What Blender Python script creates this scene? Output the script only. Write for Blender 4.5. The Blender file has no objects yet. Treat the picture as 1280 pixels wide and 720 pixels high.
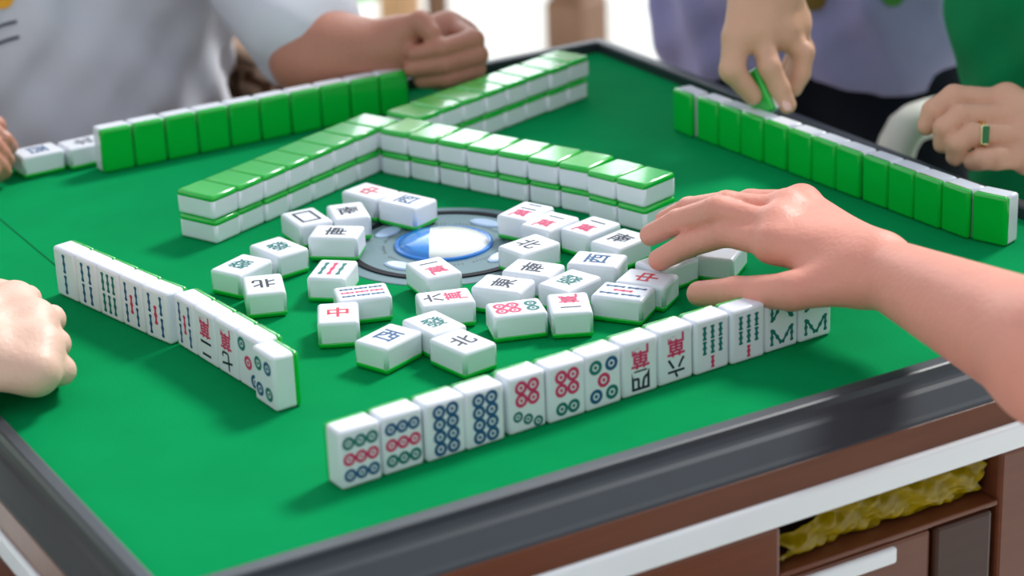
import bpy, bmesh, math, random
import numpy as np
from mathutils import Vector, Matrix, Euler
from mathutils.bvhtree import BVHTree

random.seed(7)
S = bpy.context.scene
COL = S.collection
PI = math.pi

# ------------------------------------------------------------------ camera
# The felt of the table is z = 0; x runs along the near edge, y away from it.
FPX, YAW, PITCH, ROLL = 2823.2, 0.51853, 0.37352, -0.04079
CAM = np.array([-0.3980, -1.1108, 0.6314])
_fw = np.array([math.cos(PITCH)*math.sin(YAW), math.cos(PITCH)*math.cos(YAW), -math.sin(PITCH)])
_rt = np.array([math.cos(YAW), -math.sin(YAW), 0.0])
_up = np.cross(_rt, _fw)
_r2 = math.cos(ROLL)*_rt + math.sin(ROLL)*_up
_u2 = -math.sin(ROLL)*_rt + math.cos(ROLL)*_up

def at(x, y, z=0.0):
    """world point of a photo pixel on the horizontal plane z (used to take measurements)"""
    d = _fw*FPX + _r2*(x-640) - _u2*(y-360)
    return CAM + d*((z-CAM[2])/d[2])

def atd(x, y, dep):
    d = _fw*FPX + _r2*(x-640) - _u2*(y-360)
    return CAM + d*(dep/FPX)

cd = bpy.data.cameras.new('camera')
cam = bpy.data.objects.new('camera', cd)
COL.objects.link(cam)
cd.sensor_width = 36.0
cd.lens = FPX/1280*36.0
cd.clip_start = 0.05
cam.matrix_world = Matrix(((_r2[0], _u2[0], -_fw[0], CAM[0]), (_r2[1], _u2[1], -_fw[1], CAM[1]),
                           (_r2[2], _u2[2], -_fw[2], CAM[2]), (0, 0, 0, 1)))
cd.dof.use_dof = True
cd.dof.focus_distance = 1.68
cd.dof.aperture_fstop = 5.0
S.camera = cam

# ------------------------------------------------------------------ light
S.view_settings.view_transform = 'Standard'
S.view_settings.look = 'None'
S.view_settings.gamma = 1.0
S.view_settings.use_curve_mapping = False
S.view_settings.exposure = 0.32

def build_world():
    w = bpy.data.worlds.new('overcast_sky')
    S.world = w
    w.use_nodes = True
    nt = w.node_tree
    nt.nodes.clear()
    N = nt.nodes.new
    out = N('ShaderNodeOutputWorld'); bg = N('ShaderNodeBackground')
    tc = N('ShaderNodeTexCoord'); sep = N('ShaderNodeSeparateXYZ')
    nt.links.new(tc.outputs['Generated'], sep.inputs[0])
    ramp = N('ShaderNodeValToRGB')
    mr = N('ShaderNodeMapRange'); mr.inputs[1].default_value = -1; mr.inputs[2].default_value = 1
    nt.links.new(sep.outputs['Z'], mr.inputs[0]); nt.links.new(mr.outputs[0], ramp.inputs[0])
    e = ramp.color_ramp.elements
    e[0].position = 0.0; e[0].color = (.14, .12, .10, 1)
    e[1].position = 1.0; e[1].color = (.42, .46, .52, 1)
    for p, c in ((.47, (.30, .30, .26)), (.51, (.76, .80, .78)), (.66, (.80, .86, .90)), (.8, (.52, .56, .62))):
        k = e.new(p); k.color = (*c, 1)
    # brighter, open side of the pavilion beyond the far corner of the table
    dot = N('ShaderNodeVectorMath'); dot.operation = 'DOT_PRODUCT'
    dot.inputs[1].default_value = (.50, .80, .33)
    nt.links.new(tc.outputs['Generated'], dot.inputs[0])
    m2 = N('ShaderNodeMapRange'); m2.inputs[1].default_value = .87; m2.inputs[2].default_value = 1.0
    m2.inputs[3].default_value = 1.0; m2.inputs[4].default_value = 3.9
    nt.links.new(dot.outputs['Value'], m2.inputs[0])
    nt.links.new(ramp.outputs[0], bg.inputs[0]); nt.links.new(m2.outputs[0], bg.inputs[1])
    nt.links.new(bg.outputs[0], out.inputs[0])
build_world()

def sun(name, direction, strength, angle, color=(1, 1, 1)):
    l = bpy.data.lights.new(name, 'SUN')
    l.energy = strength; l.angle = math.radians(angle); l.color = color
    o = bpy.data.objects.new(name, l); COL.objects.link(o)
    o.location = (1.5, 1.0, 3.0)
    o.rotation_euler = Vector(direction).to_track_quat('-Z', 'Y').to_euler()
sun('daylight', (-.68, -.25, -.66), 2.7, 14, (1, .985, .96))

# ------------------------------------------------------------------ materials
def lin(r, g, b):
    f = lambda c: (c/255/12.92) if c/255 <= .04045 else ((c/255+.055)/1.055)**2.4
    return (f(r), f(g), f(b))

def mat(name, rgb, rough=.5, noise=0.0, nscale=40, bump=0.0, bscale=300, coat=0.0, metal=0.0, sss=0.0, spec=.5, wave=None):
    m = bpy.data.materials.new(name); m.use_nodes = True
    nt = m.node_tree; b = nt.nodes['Principled BSDF']
    c = (*lin(*rgb), 1)
    b.inputs['Base Color'].default_value = c
    b.inputs['Roughness'].default_value = rough
    b.inputs['Metallic'].default_value = metal
    b.inputs['Specular IOR Level'].default_value = spec
    if coat: b.inputs['Coat Weight'].default_value = coat; b.inputs['Coat Roughness'].default_value = .05
    if sss:
        b.inputs['Subsurface Weight'].default_value = sss
        b.inputs['Subsurface Radius'].default_value = (.012, .005, .003)
        b.inputs['Subsurface Scale'].default_value = .6
    tc = nt.nodes.new('ShaderNodeTexCoord')
    if noise or wave:
        t = nt.nodes.new('ShaderNodeTexNoise')
        t.inputs['Scale'].default_value = nscale; t.inputs['Detail'].default_value = 4
        src = tc.outputs['Object']
        if wave:
            mp = nt.nodes.new('ShaderNodeMapping'); mp.inputs['Scale'].default_value = wave
            nt.links.new(src, mp.inputs[0]); src = mp.outputs[0]
        nt.links.new(src, t.inputs['Vector'])
        mx = nt.nodes.new('ShaderNodeMix'); mx.data_type = 'RGBA'
        mx.inputs[6].default_value = tuple(x*(1-noise) for x in c[:3])+(1,)
        mx.inputs[7].default_value = tuple(min(1, x*(1+noise)) for x in c[:3])+(1,)
        nt.links.new(t.outputs['Fac'], mx.inputs[0])
        nt.links.new(mx.outputs[2], b.inputs['Base Color'])
    if bump:
        t2 = nt.nodes.new('ShaderNodeTexNoise'); t2.inputs['Scale'].default_value = bscale
        nt.links.new(tc.outputs['Object'], t2.inputs['Vector'])
        bp = nt.nodes.new('ShaderNodeBump'); bp.inputs['Strength'].default_value = bump
        bp.inputs['Distance'].default_value = .002
        nt.links.new(t2.outputs['Fac'], bp.inputs['Height'])
        nt.links.new(bp.outputs[0], b.inputs['Normal'])
    return m

M = dict(
    felt=mat('green_felt', (0, 140, 78), .95, .16, 14, .25, 900, spec=.05),
    seam=mat('felt_seam', (0, 92, 52), .95, spec=.1),
    rim=mat('dark_rim_plastic', (40, 48, 55), .40, .1, 60, spec=.5),
    wood=mat('brown_gloss_wood', (108, 60, 38), .30, .30, 9, 0, wave=(1, 12, 12), coat=.15, spec=.35),
    wood_dark=mat('dark_brown_gloss_wood', (62, 32, 18), .35, .3, 9, wave=(1, 12, 12), coat=.1, spec=.3),
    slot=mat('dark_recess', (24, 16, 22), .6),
    trim=mat('white_metal_trim', (238, 242, 244), .3, .03, 20),
    ivory=mat('white_tile_plastic', (230, 234, 242), .28, .02, 30),
    green=mat('green_tile_back', (0, 186, 54), .2, .06, 60, coat=.7),
    red=mat('red_tile_paint', (212, 56, 104), .45, spec=.3),
    pink=mat('bright_red_tile_paint', (214, 40, 62), .45, spec=.3),
    blue=mat('blue_tile_paint', (38, 88, 134), .45, spec=.3),
    black=mat('black_tile_paint', (36, 40, 58), .45, spec=.3),
    teal=mat('green_tile_paint', (22, 114, 108), .45, spec=.3),
    steel=mat('grey_console_plastic', (116, 140, 146), .55, .06, 30, spec=.18),
    ringblack=mat('black_console_ring', (14, 16, 26), .6, spec=.2),
    ringblue=mat('blue_console_ring', (30, 120, 205), .2, coat=.4),
    paleblue=mat('pale_blue_button', (172, 196, 226), .25, coat=.3),
    dome=mat('white_dome', (244, 246, 240), .08, coat=.7),
    sky=mat('blue_dome_segment', (50, 140, 222), .12, coat=.5),
    gold=mat('gold', (214, 160, 50), .25, metal=1.0),
    gem=mat('green_gemstone', (0, 112, 52), .15, spec=.4),
    gemedge=mat('pale_setting', (230, 222, 170), .2, metal=.6),
    paving=mat('pale_outdoor_paving', (236, 238, 232), .8, .05, 6),
    grass=mat('green_lawn', (70, 150, 50), .9, .4, 9, .5, 60),
    post=mat('brown_timber_post', (142, 106, 82), .6, .25, 5, wave=(14, 14, 1)),
    tanpost=mat('tan_timber_post', (206, 160, 116), .6, .2, 5, wave=(14, 14, 1)),
    curtain=mat('dark_green_cloth', (0, 92, 52), .85, .18, 20, .3, 400),
    whiteplastic=mat('white_chair_plastic', (236, 234, 222), .35, .03, 12),
    cushion=mat('orange_brown_cushion', (190, 130, 80), .7, .2, 30),
    wicker=mat('woven_rattan', (206, 174, 148), .7, .25, 90, .3, 200),
    wickerdark=mat('rattan_frame', (120, 84, 60), .7, .2, 60),
    paleseat=mat('pale_seat_pad', (226, 220, 206), .8, .06, 30),
    whiteshirt=mat('white_tshirt_cotton', (206, 208, 216), .9, .05, 18, .25, 700, spec=.2),
    lavender=mat('lavender_shirt_cotton', (150, 148, 188), .9, .10, 30, .35, 600, spec=.2),
    bluedenim=mat('navy_trousers_cloth', (14, 20, 32), .9, .2, 60, spec=.2),
    greytrousers=mat('grey_trousers_cloth', (70, 72, 80), .9, .2, 60, spec=.2),
    greenshirt=mat('dark_green_jacket_cloth', (0, 134, 78), .9, .16, 16, .3, 500, spec=.2),
    greyshirt=mat('grey_shirt_cotton', (120, 124, 132), .9, .1, 30, .3, 500, spec=.2),
    hair=mat('black_hair', (26, 22, 20), .5, .3, 120),
    orangeprint=mat('orange_print', (236, 170, 40), .8),
    darkprint=mat('charcoal_print', (62, 64, 78), .8),
    greenprint=mat('green_print', (62, 132, 50), .8),
    oliveprint=mat('olive_print', (124, 98, 36), .8),
    yellowform=mat('yellow_crumpled_surface', (200, 172, 12), .22, .4, 60, .4, 120, coat=.5),
    skin_brown=mat('brown_skin', (180, 122, 100), .5, .10, 45, .25, 260, sss=.12),
    skin_pale=mat('pale_skin', (226, 186, 166), .5, .06, 45, .25, 260, sss=.12),
    skin_pink=mat('pink_skin', (226, 152, 132), .5, .08, 45, .25, 260, sss=.12),
    skin_tan=mat('light_tan_skin', (216, 166, 138), .5, .08, 45, .25, 260, sss=.12),
    nail=mat('fingernail', (238, 190, 178), .3, coat=.3),
)

# ------------------------------------------------------------------ object helpers
def link(name, me, m=None, parent=None, loc=(0, 0, 0), rot=(0, 0, 0), smooth=False):
    o = bpy.data.objects.new(name, me); COL.objects.link(o)
    if m is not None and not me.materials: me.materials.append(m)
    if smooth and me.polygons:
        me.polygons.foreach_set('use_smooth', [True]*len(me.polygons))
    o.parent = parent; o.location = loc; o.rotation_euler = rot
    return o

def tag(o, label=None, cat=None, group=None, kind=None):
    if label: o['label'] = label
    if cat: o['category'] = cat
    if group: o['group'] = group
    if kind: o['kind'] = kind
    return o

def empty(name, loc=(0, 0, 0), rot=(0, 0, 0)):
    o = bpy.data.objects.new(name, None); COL.objects.link(o)
    o.location = loc; o.rotation_euler = rot; o.empty_display_size = .05
    return o

def bm_mesh(bm, name='mesh'):
    me = bpy.data.meshes.new(name)
    bmesh.ops.recalc_face_normals(bm, faces=bm.faces)
    bm.to_mesh(me); bm.free()
    return me

def add_box(bm, x0, x1, y0, y1, z0, z1, bev=0.0, seg=2):
    r = bmesh.ops.create_cube(bm, size=1)
    vs = r['verts']
    for v in vs:
        v.co = Vector(((x0+x1)/2+v.co.x*(x1-x0), (y0+y1)/2+v.co.y*(y1-y0), (z0+z1)/2+v.co.z*(z1-z0)))
    if bev:
        es = list({e for v in vs for e in v.link_edges})
        bmesh.ops.bevel(bm, geom=es, offset=bev, segments=seg, profile=.5, affect='EDGES')

def box_mesh(x0, x1, y0, y1, z0, z1, bev=0.0, seg=2):
    bm = bmesh.new(); add_box(bm, x0, x1, y0, y1, z0, z1, bev, seg); return bm_mesh(bm)

def add_tube(bm, pts, rad, seg=12, cap=True):
    """swept round tube; rad may be a list"""
    pts = [Vector(p) for p in pts]
    n = len(pts)
    rs = rad if isinstance(rad, (list, tuple)) else [rad]*n
    rings = []; ref = None
    for i, p in enumerate(pts):
        t = (pts[min(i+1, n-1)]-pts[max(i-1, 0)]).normalized()
        if ref is None:
            ref = t.orthogonal().normalized()
        ref = (ref - t*ref.dot(t)).normalized()
        b = t.cross(ref)
        rings.append([bm.verts.new(p+(ref*math.cos(2*PI*k/seg)+b*math.sin(2*PI*k/seg))*rs[i]) for k in range(seg)])
    for a, b in zip(rings, rings[1:]):
        for k in range(seg):
            bm.faces.new((a[k], a[(k+1) % seg], b[(k+1) % seg], b[k]))
    if cap:
        bm.faces.new(rings[0][::-1]); bm.faces.new(rings[-1])

def add_lathe(bm, prof, seg=64, c=(0, 0, 0), a0=0.0, a1=2*PI):
    full = abs(a1-a0-2*PI) < 1e-6
    n = seg if full else seg+1
    rings = []
    for r, z in prof:
        rings.append([bm.verts.new((c[0]+r*math.cos(a0+(a1-a0)*k/seg), c[1]+r*math.sin(a0+(a1-a0)*k/seg), c[2]+z)) for k in range(n)])
    for a, b in zip(rings, rings[1:]):
        for k in range(seg):
            try: bm.faces.new((a[k], a[(k+1) % n], b[(k+1) % n], b[k]))
            except ValueError: pass
    bmesh.ops.remove_doubles(bm, verts=bm.verts, dist=1e-6)

def smooth_pts(pts, n=6):
    P = [Vector(p) for p in pts]; out = []
    for i in range(len(P)-1):
        p0, p1, p2, p3 = P[max(i-1, 0)], P[i], P[i+1], P[min(i+2, len(P)-1)]
        for k in range(n):
            t = k/n
            out.append(.5*((2*p1)+(p2-p0)*t+(2*p0-5*p1+4*p2-p3)*t*t+(3*p1-p0-3*p2+p3)*t**3))
    out.append(P[-1]); return out

# ------------------------------------------------------------------ setting
FLOOR = -0.76
tag(link('floor', box_mesh(-4.5, 6.2, -3.5, 3.9, FLOOR-.05, FLOOR), M['paving']), kind='structure')
tag(link('ground_outside', box_mesh(-25, 30, 3.9, 40, FLOOR-.07, FLOOR-.02), M['grass']), kind='structure')

# ------------------------------------------------------------------ table
X0, X1, Y0, Y1 = -.011, .813, -.0195, .813       # inner edge of the rim
def build_table():
    t = empty('mahjong_table', ((X0+X1)/2, (Y0+Y1)/2, FLOOR))
    off = (-t.location.x, -t.location.y, -FLOOR)
    P = lambda name, me, m, par=t, **k: link(name, me, m, par, off if par is t else (0, 0, 0), **k)
    tag(t, 'square mahjong table with green felt, dark raised rim and glossy brown border', 'table')
    felt = P('felt_surface', box_mesh(X0-.004, X1+.004, Y0-.004, Y1+.004, -.012, 0), M['felt'])
    bm = bmesh.new()
    add_box(bm, .1270, .1282, .47, .80, -.0005, .0003)
    link('felt_seam', bm_mesh(bm), M['seam'], felt)
    # rim: one profile (outward offset, height) carried round the square
    prof = [(0, -.004), (0, .009), (.0008, .0105), (.0025, .011), (.0110, .011), (.0125, .0103), (.0140, .0060), (.0165, .0030),
            (.0185, .0012), (.0215, -.0008), (.0325, -.0108), (.0350, -.0128), (.036, -.0140), (.036, -.016), (.034, -.03), (0, -.03)]
    def sweep(prof, inset=0.0):
        bm = bmesh.new(); rings = []
        for o, z in prof:
            a, b, c, d = X0-o*.8+inset, X1+o-inset, Y0-o+inset, Y1+o-inset
            rings.append([bm.verts.new(p) for p in ((a, c, z), (b, c, z), (b, d, z), (a, d, z))])
        n = len(rings)
        for i in range(n):
            A, B = rings[i], rings[(i+1) % n]
            for k in range(4):
                bm.faces.new((A[k], A[(k+1) % 4], B[(k+1) % 4], B[k]))
        return bm_mesh(bm)
    P('raised_rim', sweep(prof), M['rim'])
    P('wooden_border', sweep([(.030, -.034), (.030, -.0140), (.0345, -.0140), (.0366, -.0150), (.0405, -.034)]), M['wood'])
    P('edge_trim', sweep([(.036, -.0328), (.0420, -.0328), (.0436, -.0340), (.0440, -.036), (.0440, -.0500), (.0430, -.0522), (.036, -.0522)]), M['trim'])
    # cabinet below the border
    bm = bmesh.new()
    add_box(bm, X0-.026, X1+.036, Y0-.008, Y1+.036, -.17, -.034, .003)
    cab = P('cabinet', bm_mesh(bm), M['wood'])
    link('front_rail', box_mesh(X0-.030, .395, Y0-.041, Y0-.007, -.17, -.0535, .003), M['wood'], cab)
    link('front_rail', box_mesh(.583, X1+.040, Y0-.041, Y0-.007, -.17, -.0535, .003), M['wood'], cab)
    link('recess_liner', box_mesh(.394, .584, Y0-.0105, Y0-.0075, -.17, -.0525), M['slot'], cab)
    link('recess_ledge', box_mesh(.395, .583, Y0-.040, Y0-.010, -.0935, -.0895, .0012), M['wood'], cab)
    dr = P('drawer', box_mesh(.399, .523, Y0-.040, Y0-.012, -.169, -.0945, .003), M['wood'])
    link('drawer_handle', box_mesh(.402, .4915, Y0-.0435, Y0-.038, -.1095, -.0972, .0024, 3), M['trim'], dr)
    link('dark_front_block', box_mesh(.526, .577, Y0-.0415, Y0-.011, -.17, -.0945, .003), M['wood_dark'], cab)  # darker upright block right of the drawer, identity unclear
    # pedestal legs
    for sx in (.21, .56):
        bm = bmesh.new()
        add_box(bm, sx-.045, sx+.045, .27, .53, FLOOR+.05, -.169, .01)
        leg = P('pedestal', bm_mesh(bm), M['wood_dark'])
        link('foot_bar', box_mesh(sx-.05, sx+.05, .20, .60, FLOOR, FLOOR+.051, .015), M['rim'], leg)
    # centre console
    cx, cy = .4035, .4020
    bm = bmesh.new()
    add_lathe(bm, [(0, -.003), (.0905, -.003), (.0905, .0004), (.0895, .0008), (.079, .0008), (.078, .0010), (.0, .0010)], 96, (cx, cy, 0))
    con = P('centre_console', bm_mesh(bm), M['steel'])
    bm = bmesh.new(); add_lathe(bm, [(.0722, .0006), (.0725, .0020), (.0785, .0020), (.0788, .0004)], 96, (cx, cy, 0))
    link('outer_ring', bm_mesh(bm), M['ringblack'], con)
    bm = bmesh.new(); add_lathe(bm, [(.0364, .0008), (.0366, .0030), (.0380, .0034), (.0398, .0028), (.0402, .0008)], 96, (cx, cy, 0))
    link('dome_ring', bm_mesh(bm), M['ringblue'], con)
    dome = [(.0366, .0008), (.0364, .003), (.030, .0060), (.022, .0082), (.012, .0094), (.0, .0098)]
    cut = Vector((-.87, .5, 0))
    for nm, mm_, outer in (('dome', 'dome', True), ('blue_segment', 'sky', False)):
        bm = bmesh.new(); add_lathe(bm, dome, 64, (cx, cy, 0))
        bmesh.ops.bisect_plane(bm, geom=bm.verts[:]+bm.edges[:]+bm.faces[:], dist=1e-7, plane_co=Vector((cx, cy, 0))+cut*.011, plane_no=cut,
                               clear_outer=outer, clear_inner=not outer)
        link(nm, bm_mesh(bm), M[mm_], con, smooth=True)
    for k in range(4):
        a = math.radians(-66+90*k)
        bm = bmesh.new()
        add_lathe(bm, [(0, .0026), (.008, .0026), (.0098, .0018), (.0100, .0006)], 24)
        b = link('console_button', bm_mesh(bm), M['paleblue'], con, (cx+.057*math.cos(a), cy+.057*math.sin(a), 0), (0, 0, a+PI/2))
        b.scale = (1.5, .75, 1)
    bm = bmesh.new()
    for k in range(96):
        if k % 8 in (6, 7): continue
        a = 2*PI*k/96; r0 = .0475; h = .0022 if k % 3 else .0034
        c, s_ = math.cos(a), math.sin(a); w = .0005
        q = [(r0, -w), (r0+h, -w), (r0+h, w), (r0, w)]
        bm.faces.new([bm.verts.new((cx+u*c-v*s_, cy+u*s_+v*c  , .0012)) for u, v in q])
    link('dial_ticks', bm_mesh(bm), M['rim'], con)
    return t
build_table()

def build_yellow_form():
    """crumpled yellow form set in the slot above the drawer"""
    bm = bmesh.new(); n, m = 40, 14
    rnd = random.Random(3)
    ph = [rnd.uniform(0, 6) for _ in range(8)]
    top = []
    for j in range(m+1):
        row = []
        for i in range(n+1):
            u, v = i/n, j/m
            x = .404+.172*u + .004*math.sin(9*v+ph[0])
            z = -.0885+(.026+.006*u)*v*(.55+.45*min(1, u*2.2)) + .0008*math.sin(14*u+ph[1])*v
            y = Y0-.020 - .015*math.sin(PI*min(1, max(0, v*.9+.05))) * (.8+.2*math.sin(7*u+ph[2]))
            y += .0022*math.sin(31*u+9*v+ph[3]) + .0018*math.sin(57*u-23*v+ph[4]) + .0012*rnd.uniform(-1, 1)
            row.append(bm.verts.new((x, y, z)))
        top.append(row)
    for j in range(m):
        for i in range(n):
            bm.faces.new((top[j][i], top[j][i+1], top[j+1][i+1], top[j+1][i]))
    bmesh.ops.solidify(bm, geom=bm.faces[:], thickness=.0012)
    o = link('crumpled_yellow_form', bm_mesh(bm), M['yellowform'], smooth=True)  # streaky yellow shape of unclear identity, built as a thin crumpled surface
    tag(o, 'crumpled glossy yellow form set in the table recess above the white drawer handle', 'sheet')
build_yellow_form()

# ------------------------------------------------------------------ mahjong tiles
W, L, T = .0303, .0405, .0205
GREEN_T = .0047
def tile_meshes():
    out = []
    for part in ('body', 'back'):
        bm = bmesh.new()
        add_box(bm, -W/2, W/2, -L/2, L/2, -T/2, T/2, .0027, 3)
        zc = -T/2+GREEN_T
        r = bmesh.ops.bisect_plane(bm, geom=bm.verts[:]+bm.edges[:]+bm.faces[:], dist=1e-7, plane_co=(0, 0, zc), plane_no=(0, 0, 1),
                                   clear_inner=(part == 'body'), clear_outer=(part == 'back'))
        ed = [e for e in bm.edges if e.is_boundary]
        bmesh.ops.holes_fill(bm, edges=ed, sides=0)
        me = bm_mesh(bm, 'tile_'+part)
        me.materials.append(M['ivory'] if part == 'body' else M['green'])
        me.polygons.foreach_set('use_smooth', [len(p.vertices) < 5 and p.area < 1.2e-4 for p in me.polygons])
        out.append(me)
    return out
BODY, BACK = tile_meshes()

# markings -----------------------------------------------------------
_gl = {}
def glyph(ch):
    if ch not in _gl:
        c = bpy.data.curves.new('g', 'FONT'); c.body = ch; c.size = 1.0; c.resolution_u = 3
        c.offset = .020
        o = bpy.data.objects.new('g', c); COL.objects.link(o)
        dg = bpy.context.evaluated_depsgraph_get()
        me = o.evaluated_get(dg).to_mesh()
        V = np.array([v.co[:2] for v in me.vertices]); F = [tuple(p.vertices) for p in me.polygons]
        o.evaluated_get(dg).to_mesh_clear()
        bpy.data.objects.remove(o); bpy.data.curves.remove(c)
        lo, hi = V.min(0), V.max(0)
        V = (V-(lo+hi)/2)/max(hi-lo)
        _gl[ch] = (V, F)
    return _gl[ch]

CI = {'red': 0, 'blue': 1, 'teal': 2, 'black': 3, 'pink': 4}
ZF = T/2+.00012
class Mark:
    def __init__(s): s.bm = bmesh.new()
    def poly(s, pts, c):
        f = s.bm.faces.new([s.bm.verts.new((x, y, ZF)) for x, y in pts]); f.material_index = CI[c]
    def ringdot(s, x, y, r, c):
        n = 14
        o = [(x+r*math.cos(2*PI*k/n), y+r*math.sin(2*PI*k/n)) for k in range(n)]
        i = [(x+r*.5*math.cos(2*PI*k/n), y+r*.5*math.sin(2*PI*k/n)) for k in range(n)]
        for k in range(n):
            q = (k+1) % n; s.poly([o[k], o[q], i[q], i[k]], c)
        s.poly([(x+r*.28*math.cos(2*PI*k/8), y+r*.28*math.sin(2*PI*k/8)) for k in range(8)], c)
    def stick(s, x, y, h, w, c, ang=0.0):
        ca, sa = math.cos(ang), math.sin(ang)
        pr = [(-.5, .35), (-.46, 1), (-.38, 1), (-.3, .6), (-.12, .6), (-.05, 1), (.05, 1), (.12, .6), (.3, .6), (.38, 1), (.46, 1), (.5, .35)]
        for (a, wa), (b, wb) in zip(pr, pr[1:]):
            q = [(-wa*w/2, a*h), (wa*w/2, a*h), (wb*w/2, b*h), (-wb*w/2, b*h)]
            s.poly([(x+u*ca-v*sa, y+u*sa+v*ca) for u, v in q], c)
    def text(s, ch, x, y, size, c, sx=1.0):
        V, F = glyph(ch)
        vs = [s.bm.verts.new((x+v[0]*size*sx, y+v[1]*size, ZF)) for v in V]
        for f in F:
            try: s.bm.faces.new([vs[i] for i in f]).material_index = CI[c]
            except ValueError: pass
    def frame(s, w, h, t, c):
        w, h = w/2, h/2
        for q in ([(-w, -h), (w, -h), (w-t, -h+t), (-w+t, -h+t)], [(w, -h), (w, h), (w-t, h-t), (w-t, -h+t)],
                  [(w, h), (-w, h), (-w+t, h-t), (w-t, h-t)], [(-w, h), (-w, -h), (-w+t, -h+t), (-w+t, h-t)]):
            s.poly(q, c)
    def build(s, flip):
        if flip: bmesh.ops.rotate(s.bm, cent=(0, 0, 0), matrix=Matrix.Rotation(PI, 3, 'Z'), verts=s.bm.verts)
        me = bpy.data.meshes.new('marking'); s.bm.normal_update()
        for f in s.bm.faces:
            if f.normal.z < 0: f.normal_flip()
        s.bm.to_mesh(me); s.bm.free()
        for k in ('red', 'blue', 'teal', 'black', 'pink'): me.materials.append(M[k])
        return me

NUM = '一二三四五六七八九'
_mk = {}
def marking(code, flip=False):
    """code: d9 / b7 / w4 / wind or dragon letter; optional colours after ':'"""
    key = (code, flip)
    if key in _mk: return _mk[key]
    k = Mark(); kind, *col = code.split(':'); col = col[0].split(',') if col else []
    mm = .001
    if kind[1].isdigit() and kind[0] == 'd':
        n = int(kind[1]); r = 4.3*mm
        if n == 9:
            for j, y in enumerate((11, 0, -11)):
                for x in (-8.6, 0, 8.6): k.ringdot(x*mm, y*mm, 4.5*mm, col[j])
        if n == 8:
            for y in (13, 4.4, -4.4, -13):
                for x in (-5, 5): k.ringdot(x*mm, y*mm, 5.0*mm, 'blue')
        if n == 7:
            for x, y in ((-8, 15), (0, 11.5), (8, 8)): k.ringdot(x*mm, y*mm, 3.9*mm, 'teal')
            for y in (-3, -12):
                for x in (-4.8, 4.8): k.ringdot(x*mm, y*mm, 5.0*mm, 'red')
        if n == 6:
            for x in (-4.8, 4.8): k.ringdot(x*mm, 11.5*mm, 4.9*mm, 'teal')
            for y in (-2, -11.5):
                for x in (-4.8, 4.8): k.ringdot(x*mm, y*mm, 5.0*mm, 'red')
        if n == 5:
            for x, y, c in ((-6.6, 10.5, 'teal'), (6.6, 10.5, 'blue'), (0, 0, 'red'), (-6.6, -10.5, 'blue'), (6.6, -10.5, 'teal')): k.ringdot(x*mm, y*mm, 5.3*mm, c)
        if n == 4:
            for x, y, c in ((-6.5, 9.5, 'teal'), (6.5, 9.5, 'blue'), (-6.5, -9.5, 'blue'), (6.5, -9.5, 'teal')): k.ringdot(x*mm, y*mm, 5.2*mm, c)
        if n == 3:
            for x, y, c in ((-7.5, 12, 'teal'), (0, 0, 'red'), (7.5, -12, 'blue')): k.ringdot(x*mm, y*mm, 5.2*mm, c)
    elif kind[1].isdigit() and kind[0] == 'b':
        n = int(kind[1]); w = 3.3*mm
        if n == 2:
            for y in (8.5, -8.5): k.stick(0, y*mm, 15.5*mm, w*1.2, 'blue')
        if n == 3:
            for x, c in ((-7, 'teal'), (0, 'red'), (7, 'teal')): k.stick(x*mm, 0, 25*mm, w*1.1, c)
        if n == 4:
            for x in (-5, 5):
                for y in (8.5, -8.5): k.stick(x*mm, y*mm, 15.5*mm, w*1.15, 'blue')
        if n == 5:
            for x in (-7, 7):
                for y in (8.5, -8.5): k.stick(x*mm, y*mm, 15*mm, w, 'blue')
            k.stick(0, 0, 15*mm, w*1.15, 'red')
        if n == 6:
            for x in (-7, 0, 7):
                for y in (8.5, -8.5): k.stick(x*mm, y*mm, 15*mm, w*1.15, 'teal')
        if n == 7:
            k.stick(0, 12.5*mm, 9*mm, w, 'red')
            for x in (-7, 0, 7):
                for y in (1.2, -9.8): k.stick(x*mm, y*mm, 10.3*mm, w*1.1, 'teal')
        if n == 8:
            for sy in (1, -1):
                for x in (-9, 9): k.stick(x*mm, sy*9*mm, 13*mm, w*.95, 'teal')
                for sx in (-1, 1): k.stick(sx*4.2*mm, sy*(9.5)*mm, 13.5*mm, w*.95, 'teal', sx*sy*.62)
        if n == 9:
            for x, c in ((-7, 'blue'), (0, 'red'), (7, 'blue')):
                for y in (11, 0, -11): k.stick(x*mm, y*mm, 10*mm, w, c)
    elif kind[1].isdigit():
        k.text(NUM[int(kind[1])-1], 0, 9*mm, 15*mm, 'black', 1.0)
        k.text('萬', 0, -7.8*mm, 17*mm, 'red', .95)
    elif kind == 'white':
        k.frame(17*mm, 24*mm, 2.2*mm, 'black')
    else:
        ch, c = {'east': ('東', 'black'), 'south': ('南', 'black'), 'west': ('西', 'blue'), 'north': ('北', 'black'), 'centre': ('中', 'pink'), 'fortune': ('發', 'teal')}[kind]
        k.text(ch, 0, 0, 18*mm, c, 1.0)
    _mk[key] = k.build(flip)
    return _mk[key]

def tile(root_loc, rot, child, code=None, flip=False, label=None, group=None, body_rot=None):
    r = empty('mahjong_tile', root_loc, rot)
    link('tile_body', BODY, None, r, child)
    link('green_back', BACK, None, r, child)
    if code: link('face_marking', marking(code, flip), None, r, child)
    tag(r, label, 'mahjong tile', group)
    return r

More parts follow.
